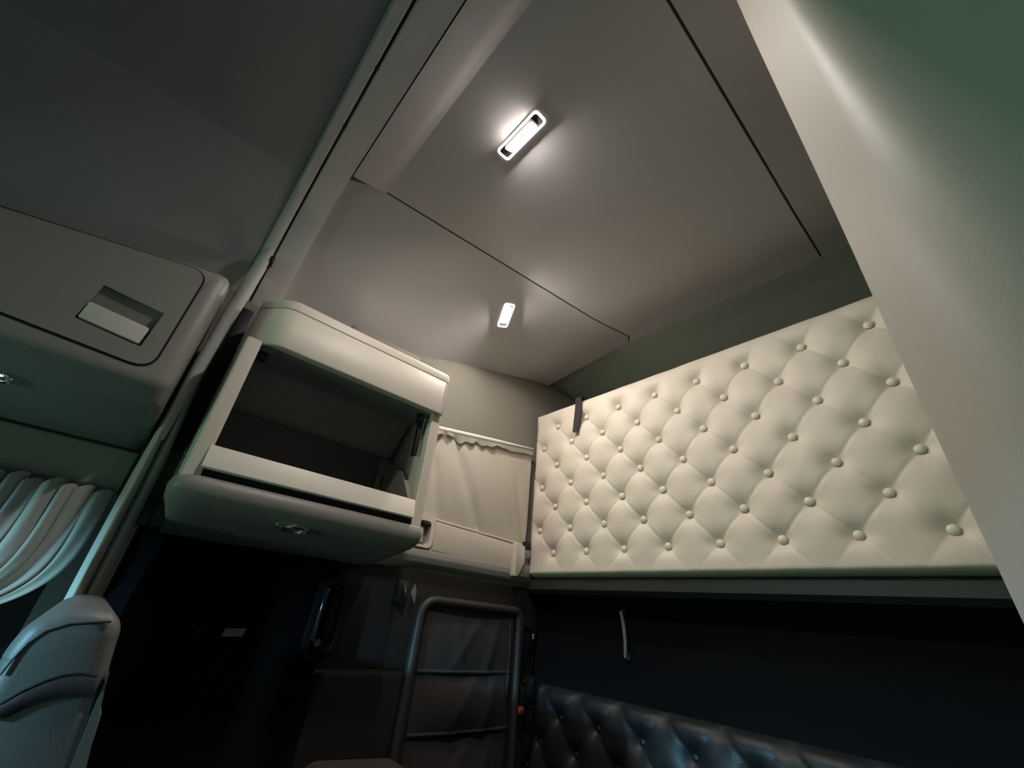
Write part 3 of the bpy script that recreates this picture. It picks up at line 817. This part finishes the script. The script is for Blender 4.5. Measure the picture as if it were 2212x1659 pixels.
# ------------------------------------------------------------------ passenger seat backrest (seen from its inner side)
st = empty('passenger_seat', (0.0, 0.9, -0.9), 'grey leather passenger seat backrest with a dark band, lower left', 'seat')
SY = 0.62
def seat_pt(px, py, y=SY): q_ = on(px, py, 'y', y); return (q_.x, q_.z)
outl = [seat_pt(*p_) for p_ in ((185, 1659), (218, 1531), (235, 1455), (253, 1392), (262, 1360), (256, 1335), (232, 1317), (160, 1311), (100, 1328), (60, 1350), (28, 1382), (0, 1420), (-40, 1490))]
lowest = outl[0]
pts = [(lowest[0]+.045, -.75)] + [(lowest[0]+.030, -.45)] + outl + [(outl[-1][0]-.004, -.30), (outl[-1][0]-.02, -.50), (outl[-1][0]-.02, -.75)]
def catmull(ps, n=5):
    out = []
    for i in range(len(ps)-1):
        p0, p1, p2, p3 = (Vector(ps[max(i-1, 0)]), Vector(ps[i]), Vector(ps[i+1]), Vector(ps[min(i+2, len(ps)-1)]))
        for k in range(n):
            t = k/n; out.append(tuple(.5*((2*p1) + (p2-p0)*t + (2*p0-5*p1+4*p2-p3)*t*t + (3*p1-p0-3*p2+p3)*t**3)))
    return out + [tuple(ps[-1])]
pts = catmull(pts)
cen = Vector((sum(p_[0] for p_ in outl)/len(outl), -.25))
ztop = max(p_[1] for p_ in pts)
def inset(ps, d):
    out = []
    for p_ in ps:
        zc_ = min(p_[1], ztop - .035); row = [q_[0] for q_ in pts if abs(q_[1]-zc_) < .02] or [p_[0]]
        c_ = Vector(((min(row)+max(row))/2, zc_)); v_ = c_ - Vector(p_)
        out.append(tuple(Vector(p_) + v_.normalized()*d))
    return out
def sr(d, y): return [(a, y, b) for a, b in inset(pts, d)]
loft_rings('backrest', [sr(.016, SY-.002), sr(.009, SY), sr(.003, SY+.006), sr(0, SY+.016), sr(0, SY+.50), sr(.004, SY+.515), sr(.012, SY+.52)], M_SEAT, st, True, 60)
# stitched seam following the outline, dark band, rear shell edge
seam_px = [(0, 1458), (25, 1426), (60, 1390), (100, 1364), (150, 1349), (200, 1345), (240, 1343)]
tube('seam', [on(a, b, 'y', SY-.0015) for a, b in seam_px], .0011, M_BLACK, st, 6)
upb = [(0, 1521), (50, 1492), (100, 1470), (135, 1459), (175, 1455), (212, 1460)]
lob = [(0, 1556), (50, 1531), (100, 1514), (140, 1506), (180, 1502), (200, 1502)]
def band(u, v):
    k = u*(len(upb)-1); i = min(int(k), len(upb)-2); f = k - i
    a = Vector(upb[i])*(1-f) + Vector(upb[i+1])*f; b = Vector(lob[i])*(1-f) + Vector(lob[i+1])*f
    c = a*(1-v) + b*v
    return on(c.x, c.y, 'y', SY - .0025 - .003*math.sin(math.pi*v))
grid('band', band, 20, 6, M_SEATB, st, (0, .004, 0))
tube('band_seam', [on(a, b, 'y', SY-.003) for a, b in upb], .0009, M_BLACK, st, 6)
tube('band_seam', [on(a, b, 'y', SY-.003) for a, b in lob], .0009, M_BLACK, st, 6)
def shell(u, v):
    a = Vector((236, 1452))*(1-u) + Vector((186, 1659))*u; b = Vector((228, 1468))*(1-u) + Vector((150, 1659))*u
    c = a*(1-v) + b*v; return on(c.x, c.y, 'y', SY - .003)
grid('shell_edge', shell, 10, 3, mat('taupe_shell_plastic', (.10, .085, .07), .5), st, (0, .012, 0))

# rounded cushion top at the bottom of the view
cu = empty('bunk_cushion', (0.42, 0.9, -0.5), 'rounded brown cushion top at the bottom edge of the view', 'cushion')
cpts = round_poly([(.42, -.85), (.85, -.85), (.85, -.44), (.77, -.338), (.55, -.326), (.42, -.44)], [.02, .02, .06, .05, .05, .05], 6)
bm = bmesh.new(); prism_bm(bm, cpts, 'y', .98, 1.265, .02, 3)
link('pad', bm_mesh(bm), mat('brown_cushion_leather', (.05, .042, .036), .5, .3, 400), cu)
tube('piping', [(a, .983, b) for a, b in cpts], .003, M_SEATB, cu, 6, True)

# ------------------------------------------------------------------ padded wardrobe column, right foreground
wc = empty('wardrobe_column', (0.45, -0.4, -Z0), 'tall padded greige leather column filling the right foreground', 'partition')
def col_plan(z):
    t = (1.0 - z)          # slight lean, softer corner towards the bottom
    e = math.tan(math.radians(2.15 - 0.85*sstep(0.95, 0.25, z) - .48*sstep(.25, -.1, z)))
    xs = 0.42
    ce = math.tan(math.radians(-4.8 - 2.6*sstep(1.0, 0.2, z)))
    xc = 0.305
    r = 0.022 + 0.12*sstep(0.75, -0.1, z)
    return round_poly([(xs, xs*e), (xc, xc*ce), (0.275, -0.55), (0.27, YD), (0.62, YD), (0.62, -0.06), (0.50, -.005)], [.006, r, .10, 0, 0, .03, .03], 14)
rings = []
nz = 60
for k in range(nz+1):
    z = -Z0 + (1.09 + Z0) * k/nz
    rings.append([(a, b, z) for a, b in col_plan(z)])
loft_rings('padding', rings, M_PILLAR, wc, True, 70)

for o in bpy.data.objects:
    if o.type == 'MESH' and o.name.startswith('tmp'): bpy.data.objects.remove(o)
